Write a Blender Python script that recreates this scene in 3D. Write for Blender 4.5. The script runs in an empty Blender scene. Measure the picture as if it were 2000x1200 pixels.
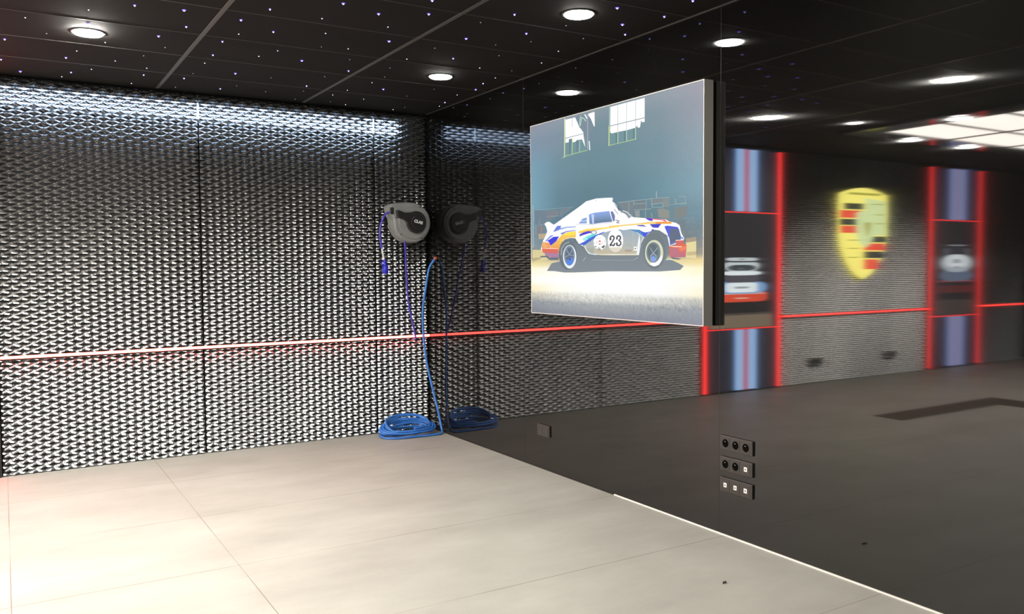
import bpy, bmesh, math, random
from mathutils import Vector, Matrix
import numpy as np
random.seed(7)
C = bpy.context.scene.collection
S = bpy.context.scene

# ---------------------------------------------------------------- camera
cam_data = bpy.data.cameras.new('camera')
cam = bpy.data.objects.new('camera', cam_data); C.objects.link(cam)
cam_data.sensor_fit = 'HORIZONTAL'; cam_data.sensor_width = 36.0
cam_data.lens = 36.0 * 1638.3 / 2000.0
cam_data.clip_start = 0.05; cam_data.clip_end = 60
F = Vector((0.51833461, 0.85385444, -0.04755859)); RR = Vector((0.8546224, -0.51920042, -0.00717479)); U = Vector((0.03081866, 0.0369257, 0.99884268))
mw = Matrix((RR, U, -F)).transposed().to_4x4(); mw.translation = Vector((-3.4895, -7.3011, 1.5434))
cam.matrix_world = mw
S.camera = cam

# ---------------------------------------------------------------- world, colour management, light levels
w = bpy.data.worlds.new('world'); S.world = w; w.use_nodes = True
w.node_tree.nodes['Background'].inputs[0].default_value = (0.8, 0.85, 1.0, 1)
w.node_tree.nodes['Background'].inputs[1].default_value = 0.02
S.view_settings.view_transform = 'Standard'; S.view_settings.look = 'None'
S.view_settings.exposure = 0.0; S.view_settings.gamma = 1.0; S.view_settings.use_curve_mapping = False
S.cycles.use_denoising = True
S.cycles.max_bounces = 8; S.cycles.diffuse_bounces = 4; S.cycles.glossy_bounces = 5; S.cycles.sample_clamp_indirect = 6.0
DOWNLIGHT = 138.0      # radiance of the round ceiling lamps
PANEL = 13.5           # radiance of the big luminous ceiling
ADDED_DAYLIGHT = 6.0          # glow of the out-of-view glazing added in the end wall
COVE = 4.5           # white strip behind the top of the metal cladding
RED = 18.0            # red strips
PRINT = 0.98          # backlit picture
SIGN = 11.0            # backlit pillar panels and crest

# ---------------------------------------------------------------- materials
def lin(h):
    if isinstance(h, str):
        v = [int(h[i:i+2], 16) / 255 for i in (0, 2, 4)]
    else:
        v = [c / 255 for c in h]
    return tuple(c / 12.92 if c <= 0.04045 else ((c + 0.055) / 1.055) ** 2.4 for c in v)
def mat(name, col, rough=0.5, metal=0.0, emit=None, strength=0.0, ior=1.45, **kw):
    m = bpy.data.materials.new(name); m.use_nodes = True
    b = m.node_tree.nodes['Principled BSDF']
    b.inputs['Base Color'].default_value = (*col, 1); b.inputs['Roughness'].default_value = rough
    b.inputs['Metallic'].default_value = metal; b.inputs['IOR'].default_value = ior
    if emit is not None:
        b.inputs['Emission Color'].default_value = (*emit, 1); b.inputs['Emission Strength'].default_value = strength
    for k, v in kw.items(): b.inputs[k].default_value = v
    return m
def nodes(m): return m.node_tree.nodes, m.node_tree.links, m.node_tree.nodes['Principled BSDF']
def vary(m, c1, c2, scale, rough=None, detail=4, stretch=(1, 1, 1)):
    """noise between two base colours"""
    n, l, b = nodes(m)
    tc = n.new('ShaderNodeTexCoord'); mp = n.new('ShaderNodeMapping'); mp.inputs['Scale'].default_value = stretch
    nz = n.new('ShaderNodeTexNoise'); nz.inputs['Scale'].default_value = scale; nz.inputs['Detail'].default_value = detail
    rp = n.new('ShaderNodeValToRGB'); rp.color_ramp.elements[0].position = 0.32; rp.color_ramp.elements[1].position = 0.68
    rp.color_ramp.elements[0].color = (*c1, 1); rp.color_ramp.elements[1].color = (*c2, 1)
    l.new(tc.outputs['Object'], mp.inputs[0]); l.new(mp.outputs[0], nz.inputs['Vector']); l.new(nz.outputs['Fac'], rp.inputs[0]); l.new(rp.outputs[0], b.inputs['Base Color'])
    return rp

M = {}
M['metal'] = mat('silver_cladding', (0.72, 0.72, 0.72), 0.22, 1.0)
M['backing'] = mat('black_backing', (0.10, 0.10, 0.105), 0.8)
M['black'] = mat('black_plastic', (0.012, 0.012, 0.013), 0.4)
vary(M['black'], (0.010, 0.010, 0.011), (0.016, 0.016, 0.017), 30)
M['soft_black'] = mat('matt_black', (0.006, 0.006, 0.006), 0.7)
M['plate'] = mat('dark_socket_plastic', (0.042, 0.038, 0.034), 0.32)
M['socket'] = mat('socket_bowl_shade', (0.002, 0.002, 0.002), 0.9, **{'Specular IOR Level': 0.05})  # near-black colour stands in for shade inside the shallow bowls
M['far_plate'] = mat('grey_socket_plastic', (0.12, 0.12, 0.12), 0.4)
M['white'] = mat('white_plastic', (0.75, 0.74, 0.70), 0.4)
M['pin'] = mat('pin_metal', (0.9, 0.85, 0.7), 0.2, 0.9)
M['shell'] = mat('grey_reel_plastic', (0.20, 0.205, 0.20), 0.42)
vary(M['shell'], (0.185, 0.19, 0.185), (0.225, 0.225, 0.22), 9)
M['hose'] = mat('blue_hose_rubber', (0.03, 0.15, 0.50), 0.38)
vary(M['hose'], (0.025, 0.13, 0.46), (0.045, 0.19, 0.56), 14)
M['cord'] = mat('violet_cable_rubber', (0.05, 0.03, 0.42), 0.4)
vary(M['cord'], (0.04, 0.025, 0.36), (0.07, 0.05, 0.50), 20)
M['plug'] = mat('deep_blue_plug', (0.02, 0.02, 0.42), 0.35)
M['pale'] = mat('pale_grey_sleeve', (0.55, 0.55, 0.60), 0.4)
M['letter'] = mat('white_lettering', (0.75, 0.75, 0.75), 0.5)
M['brass'] = mat('red_brass_coupling', (0.45, 0.12, 0.07), 0.35, 0.5)
M['alu'] = mat('anodised_frame', (0.30, 0.285, 0.26), 0.42, 0.2)
M['alu_lip'] = mat('pale_frame_lip', (0.70, 0.68, 0.64), 0.35, 0.2)
M['grid'] = mat('ceiling_rail', (0.055, 0.052, 0.046), 0.55)
M['bead'] = mat('white_sealant', (0.80, 0.78, 0.72), 0.5)
M['seam'] = mat('seam_profile', (0.022, 0.022, 0.020), 0.5)
M['scrap'] = mat('dark_scrap', (0.05, 0.04, 0.035), 0.6)
M['lamp'] = mat('lamp_diffuser', (0.8, 0.8, 0.8), 0.5, emit=(1.0, 0.96, 0.88), strength=DOWNLIGHT)
M['lamp_bright'] = mat('bright_lamp_diffuser', (0.8, 0.8, 0.8), 0.5, emit=(1.0, 0.955, 0.87), strength=DOWNLIGHT * 9.0)
M['lamp_mid'] = mat('lamp_diffuser_overhead', (0.8, 0.8, 0.8), 0.5, emit=(1.0, 0.96, 0.88), strength=DOWNLIGHT * 2.0)
M['lamp_ring'] = mat('lamp_ring', (0.05, 0.045, 0.04), 0.4)
M['panel_light'] = mat('luminous_ceiling_film', (0.8, 0.8, 0.8), 0.5, emit=(1.0, 0.93, 0.84), strength=PANEL)
M['panel_border'] = mat('gloss_dark_ceiling_film', (0.035, 0.035, 0.035), 0.06, ior=1.9)
M['frost'] = mat('added_daylight_glass', (0.8, 0.8, 0.8), 0.5, emit=(0.86, 0.93, 1.0), strength=ADDED_DAYLIGHT)
M['cove'] = mat('cold_white_led', (0.8, 0.8, 0.8), 0.5, emit=(0.52, 0.70, 1.0), strength=COVE)
M['red'] = mat('red_led', (0.5, 0.05, 0.05), 0.5, emit=(1.0, 0.035, 0.03), strength=RED)
M['red_line'] = mat('red_led_line', (0.5, 0.05, 0.05), 0.5, emit=(1.0, 0.045, 0.035), strength=RED * 1.5)
M['star_violet'] = mat('violet_star', (0.1, 0.1, 0.4), 0.5, emit=(0.16, 0.10, 1.0), strength=3.0)
M['star_white'] = mat('white_star', (0.5, 0.5, 0.6), 0.5, emit=(0.78, 0.76, 1.0), strength=2.0)
M['star_dim'] = mat('dim_star', (0.5, 0.5, 0.6), 0.5, emit=(0.62, 0.68, 0.85), strength=0.55)

# glossy black lacquer wall: horizontally stretched gloss, sharp vertically
m = mat('black_gloss_film', (0.0045, 0.0045, 0.0040), 0.029, ior=1.72); M['lacquer'] = m
n, l, b = nodes(m)
b.inputs['Anisotropic'].default_value = 1.0
tv = n.new('ShaderNodeCombineXYZ'); tv.inputs[1].default_value = 1.0; l.new(tv.outputs[0], b.inputs['Tangent'])
m = mat('smoked_corner_plate', (0.012, 0.012, 0.012), 0.04, ior=1.5); M['corner_plate'] = m

# ceiling tiles
m = mat('black_ceiling_tile', (0.04, 0.036, 0.032), 0.85, ior=1.2); M['ceiling'] = m
vary(m, (0.0105, 0.0100, 0.0090), (0.0135, 0.0127, 0.0115), 1.3)

# large beige floor tiles with thin brown joints
m = mat('beige_floor_tile', (0.45, 0.41, 0.34), 0.5, ior=1.4); M['floor'] = m
n, l, b = nodes(m)
tc = n.new('ShaderNodeTexCoord'); sx = n.new('ShaderNodeSeparateXYZ'); l.new(tc.outputs['Object'], sx.inputs[0])
def math_node(op, a, bb=None, c=None):
    q = n.new('ShaderNodeMath'); q.operation = op
    for i, v in enumerate((a, bb, c)):
        if v is None: continue
        if isinstance(v, (int, float)): q.inputs[i].default_value = v
        else: l.new(v, q.inputs[i])
    return q.outputs[0]
def lines(coord, origin, step, half):
    t = math_node('SUBTRACT', coord, origin); t = math_node('DIVIDE', t, step); t = math_node('FRACT', t)
    t = math_node('SUBTRACT', t, 0.5); t = math_node('ABSOLUTE', t); t = math_node('SUBTRACT', 0.5, t)
    return math_node('LESS_THAN', t, half / step)
ly = lines(sx.outputs[1], -1.87, 1.007, 0.0022)
lx = lines(sx.outputs[0], -2.48, 1.02, 0.0018)
lx = math_node('MULTIPLY', lx, math_node('LESS_THAN', sx.outputs[0], -2.40))
joint = math_node('MAXIMUM', ly, lx)
fade = n.new('ShaderNodeTexNoise'); fade.inputs['Scale'].default_value = 0.9; l.new(tc.outputs['Object'], fade.inputs['Vector'])
fr = n.new('ShaderNodeMapRange'); fr.inputs['From Min'].default_value = 0.38; fr.inputs['From Max'].default_value = 0.55; fr.inputs['To Min'].default_value = 0.25; fr.inputs['To Max'].default_value = 0.9
l.new(fade.outputs['Fac'], fr.inputs[0]); jf = math_node('MULTIPLY', joint, fr.outputs[0])
n1 = n.new('ShaderNodeTexNoise'); n1.inputs['Scale'].default_value = 1.6; n1.inputs['Detail'].default_value = 6; n1.inputs['Roughness'].default_value = 0.62
mp = n.new('ShaderNodeMapping'); mp.inputs['Scale'].default_value = (0.8, 1.6, 1); l.new(tc.outputs['Object'], mp.inputs[0]); l.new(mp.outputs[0], n1.inputs['Vector'])
rp = n.new('ShaderNodeValToRGB'); e = rp.color_ramp.elements
e[0].position = 0.3; e[0].color = (0.312, 0.303, 0.272, 1); e[1].position = 0.72; e[1].color = (0.405, 0.398, 0.360, 1)
l.new(n1.outputs['Fac'], rp.inputs[0])
n2 = n.new('ShaderNodeTexNoise'); n2.inputs['Scale'].default_value = 5; n2.inputs['Detail'].default_value = 8; n2.inputs['Roughness'].default_value = 0.7
mp2 = n.new('ShaderNodeMapping'); mp2.inputs['Scale'].default_value = (0.5, 1.8, 1); mp2.inputs['Rotation'].default_value = (0, 0, 0.3); l.new(tc.outputs['Object'], mp2.inputs[0]); l.new(mp2.outputs[0], n2.inputs['Vector'])
r2 = n.new('ShaderNodeMapRange'); r2.inputs['From Min'].default_value = 0.66; r2.inputs['From Max'].default_value = 0.78; l.new(n2.outputs['Fac'], r2.inputs[0])
mx = n.new('ShaderNodeMixRGB'); mx.inputs[2].default_value = (0.52, 0.50, 0.45, 1); l.new(math_node('MULTIPLY', r2.outputs[0], 0.55), mx.inputs[0]); l.new(rp.outputs[0], mx.inputs[1])
mj = n.new('ShaderNodeMixRGB'); mj.inputs[2].default_value = (0.13, 0.095, 0.06, 1); l.new(jf, mj.inputs[0]); l.new(mx.outputs[0], mj.inputs[1])
l.new(mj.outputs[0], b.inputs['Base Color'])

# ---------------------------------------------------------------- helpers
def link(name, bm, material, parent=None, smooth=False):
    me = bpy.data.meshes.new(name)
    bm.normal_update(); bm.to_mesh(me); bm.free()
    if smooth:
        for p in me.polygons: p.use_smooth = True
    for mm in (material if isinstance(material, (list, tuple)) else [material]): me.materials.append(mm)
    o = bpy.data.objects.new(name, me); C.objects.link(o)
    if parent: o.parent = parent; o.matrix_parent_inverse = Matrix.Translation(-parent.location)
    return o
def tag(o, label=None, cat=None, group=None, kind=None):
    if label: o['label'] = label
    if cat: o['category'] = cat
    if group: o['group'] = group
    if kind: o['kind'] = kind
    return o
def thing(name, label, cat, loc=(0, 0, 0), group=None):
    o = bpy.data.objects.new(name, None); C.objects.link(o); o.location = loc; o.empty_display_size = 0.05
    return tag(o, label, cat, group)
def box(bm, a, b, bevel=0.0):
    vs = [bm.verts.new((x, y, z)) for x in (a[0], b[0]) for y in (a[1], b[1]) for z in (a[2], b[2])]
    fs = [bm.faces.new([vs[i] for i in q]) for q in ((0, 1, 3, 2), (4, 6, 7, 5), (0, 4, 5, 1), (2, 3, 7, 6), (0, 2, 6, 4), (1, 5, 7, 3))]
    bmesh.ops.recalc_face_normals(bm, faces=fs)
    if bevel: bmesh.ops.bevel(bm, geom=list({e for f in fs for e in f.edges}), offset=bevel, segments=3, affect='EDGES', profile=0.5)
def one_box(name, a, b, m, parent=None, bevel=0.0, smooth=False):
    bm = bmesh.new(); box(bm, a, b, bevel); return link(name, bm, m, parent, smooth)
def tube_bm(bm, pts, r, seg=10, closed_ends=True):
    pts = [Vector(p) for p in pts]; rings = []
    up = Vector((0.13, 0.21, 0.97)).normalized(); prev = None
    for i, p in enumerate(pts):
        t = (pts[min(i + 1, len(pts) - 1)] - pts[max(i - 1, 0)]).normalized()
        if prev is None:
            prev = t.cross(up).normalized() if abs(t.dot(up)) < 0.95 else t.cross(Vector((1, 0, 0))).normalized()
        prev = (prev - t * prev.dot(t)).normalized(); q = t.cross(prev)
        rr = r[i] if isinstance(r, (list, tuple)) else r
        rings.append([bm.verts.new(p + (prev * math.cos(2 * math.pi * k / seg) + q * math.sin(2 * math.pi * k / seg)) * rr) for k in range(seg)])
    for a, b in zip(rings, rings[1:]):
        for k in range(seg): bm.faces.new((a[k], a[(k + 1) % seg], b[(k + 1) % seg], b[k]))
    if closed_ends: bm.faces.new(rings[0][::-1]); bm.faces.new(rings[-1])
def smooth_path(P, n=10):
    P = [Vector(p) for p in P]; out = []
    Q = [P[0] * 2 - P[1]] + P + [P[-1] * 2 - P[-2]]
    for i in range(1, len(Q) - 2):
        for k in range(n):
            t = k / n; a, b, c, d = Q[i - 1], Q[i], Q[i + 1], Q[i + 2]
            out.append(0.5 * ((2 * b) + (c - a) * t + (2 * a - 5 * b + 4 * c - d) * t * t + (3 * b - a - 3 * c + d) * t ** 3))
    out.append(P[-1]); return out
def tube(name, pts, r, m, parent=None, seg=10):
    bm = bmesh.new(); tube_bm(bm, pts, r, seg); return link(name, bm, m, parent, True)
def prism(bm, pts, y0, y1, bevel=0.0, mi=0):
    """outline in x,z pushed from y0 (back) to y1 (front)"""
    a = [bm.verts.new((x, y0, z)) for x, z in pts]; b = [bm.verts.new((x, y1, z)) for x, z in pts]
    fs = [bm.faces.new(a), bm.faces.new(b[::-1])] + [bm.faces.new((a[i], b[i], b[(i + 1) % len(a)], a[(i + 1) % len(a)])) for i in range(len(a))]
    bmesh.ops.recalc_face_normals(bm, faces=fs)
    front = fs[1]
    for f in fs: f.material_index = mi
    if bevel: bmesh.ops.bevel(bm, geom=list(front.edges), offset=bevel, segments=3, affect='EDGES', profile=0.5)
def lathe_y(bm, cx, cz, prof, seg=32):
    """profile (radius, y) turned about an axis along y"""
    rings = []
    for r, y in prof:
        rings.append([bm.verts.new((cx + r * math.cos(2 * math.pi * k / seg), y, cz + r * math.sin(2 * math.pi * k / seg))) for k in range(seg)])
    fs = []
    for a, b in zip(rings, rings[1:]):
        for k in range(seg): fs.append(bm.faces.new((a[k], a[(k + 1) % seg], b[(k + 1) % seg], b[k])))
    fs += [bm.faces.new(rings[0][::-1]), bm.faces.new(rings[-1])]
    bmesh.ops.recalc_face_normals(bm, faces=fs)
def lathe_z(bm, cx, cy, prof, seg=32):
    rings = [[bm.verts.new((cx + r * math.cos(2 * math.pi * k / seg), cy + r * math.sin(2 * math.pi * k / seg), z)) for k in range(seg)] for r, z in prof]
    fs = []
    for a, b in zip(rings, rings[1:]):
        for k in range(seg): fs.append(bm.faces.new((a[k], a[(k + 1) % seg], b[(k + 1) % seg], b[k])))
    bmesh.ops.recalc_face_normals(bm, faces=fs)

H = 3.0
XL, YF = -10.9, -10.0      # far ends of the room

# ---------------------------------------------------------------- room shell
tag(one_box('floor', (XL, YF, -0.1), (0.1, 0.12, 0), M['floor']), kind='structure')
tag(one_box('ceiling', (XL, YF, H), (0.1, 0.12, H + 0.1), M['ceiling']), kind='structure')
tag(one_box('wall_right', (0, YF, 0), (0.1, 0.12, H), M['lacquer']), kind='structure')
tag(one_box('wall_rear', (XL, 0.12, 0), (0.1, 0.2, H), M['backing']), kind='structure')
M['dark_wall'] = mat('dark_painted_wall', (0.05, 0.05, 0.05), 0.6)
bm = bmesh.new()
box(bm, (XL - 0.1, YF, 0), (XL, -6.2, H)); box(bm, (XL - 0.1, -1.6, 0), (XL, 0.2, H)); box(bm, (XL - 0.1, -6.2, 2.6), (XL, -1.6, H))
tag(link('wall_left', bm, M['dark_wall']), kind='structure')
tag(one_box('wall_front', (XL, YF - 0.1, 0), (0.1, YF, H), M['dark_wall']), kind='structure')
bm = bmesh.new()
for k in range(5): box(bm, (XL - 0.09, -6.2 + k * 1.1325, 0), (XL - 0.01, -6.13 + k * 1.1325, 2.6))
for z in (0, 1.28, 2.54): box(bm, (XL - 0.085, -6.2, z), (XL - 0.015, -1.6, z + 0.06))
win = tag(link('added_window_1', bm, M['black']), kind='structure')  # out-of-view glazing, added to bring daylight in from the left
one_box('pane', (XL - 0.06, -6.2, 0), (XL - 0.04, -1.6, 2.6), M['frost'], win)

# ceiling rails: main rails run away from the camera, thin tees across
bm = bmesh.new()
for k in range(1, 4):
    box(bm, (-1.19 * k - 0.013, YF, H - 0.004), (-1.19 * k + 0.013, -0.02, H))
tag(link('trim_1', bm, M['grid']), kind='structure')
bm = bmesh.new()
for k in range(1, 16):
    for a in range(0, 4):
        x1 = -1.19 * a - (0.013 if a else 0.02); x0 = -1.19 * (a + 1) + 0.013 if a < 3 else -4.36
        box(bm, (x0, -0.597 * k - 0.0035, H - 0.002), (x1, -0.597 * k + 0.0035, H))
M['tee'] = mat('ceiling_tee', (0.036, 0.034, 0.030), 0.55)
tag(link('trim_2', bm, M['tee']), kind='structure')
tag(one_box('trim_3', (-0.008, YF, H - 0.008), (0, -0.02, H), M['tee']), kind='structure')
# joints between the sheets of gloss film
tag(one_box('trim_4', (-0.0006, -1.742, 0.005), (0, -1.740, H - 0.01), M['seam']), kind='structure')
tag(one_box('trim_5', (-0.0006, -3.836, 0.005), (0, -3.834, H - 0.01), M['seam']), kind='structure')
# low smoked plate beside the corner
pl = tag(one_box('trim_6', (-0.004, -0.408, 0.001), (0, -0.05, 0.246), M['corner_plate']), kind='structure')
one_box('edge', (-0.0048, -0.4105, 0.001), (0, -0.408, 0.248), M['tee'], pl)
bm = bmesh.new()
box(bm, (-0.006, -2.868, 0), (0, -0.41, 0.0035)); 
tag(link('baseboard_corner', bm, M['tee']), kind='structure')
tag(one_box('baseboard_right', (-0.007, YF, 0), (0, -2.87, 0.007), M['bead']), kind='structure')

PAL = "78808a 7d8086 b9a888 6c8090 70838f 8aa3ae 8b9aa4 93a2a8 8ea4ae 9fb0b2 839090 8d918c 8f9a9a 7e8686 72808a 707f88 7c878c 74828a 9db0b4 dccf9a bcae86 e6d9a0 c9ba8c a79a86 6f7c86-828c94 66707c ffffff 9cb0c0-c0bfb2 a9b0a6 c3bba4 e6e0c4 b5c2cc f4f8ff e9f2ee 8b9398 b09e90 4c5260 fbd85c-ec8a4c fbe44e f9c85c f6a45e-e0604a ea6a44-cc6a74 b07fa2 f6b469 fff3e8 c8504a 6a7fe0 3636e2 8d9ff0 7f86dc 8fb0e8 4a36d0 9ff0ee 5fd6e0 3f5fd4 fbe46a f0b85c 5f6f86 eef6ff f8d470 f79a34 5a34d8 e8607c 3f44cc 5557c8 4f8ec4 4056e2 4450e2-7078c0 5f6c84 6f9fe0 f07040-b87088 c07484 f08468 ffece4 d46a62 f4e6e0 6b7078 f0f4f4 86a8ec-6888b4 8aa6da-5e7a96 c9d6fa 87a4e2 6b7cae 54607a 8d98b4 74809c 93a4b0 f6fbff 6f7a86 9aa6d0 c4d2f4 b8c8e8 69747c a8b2b4 ecf4ff 76889c 5c6c80 4f86ee 8fa0b0 46505e 6f7b82 d9dcc0 fdfdff 72828a 5f6e78 93a2ac a6b4c4 82a2f4 97a4a8 93a0a6 a8b4b8 e4dccc fdfdfd e0606e 50565e aab0b4 b8bcc0 474c56 6f9499 7a8c9a f0f8f0 6c8096 bcd8c8 a8c4bc c6e096 a8ccb8 d8ecb0 b8d890 6f8090 8fa0ac 9fb4c0 7f92a2 6f939c 62808c a8b8c0 c2e0ac 74848e a6c0bc e0f090 c0e090 8a9aa4".split()
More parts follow.
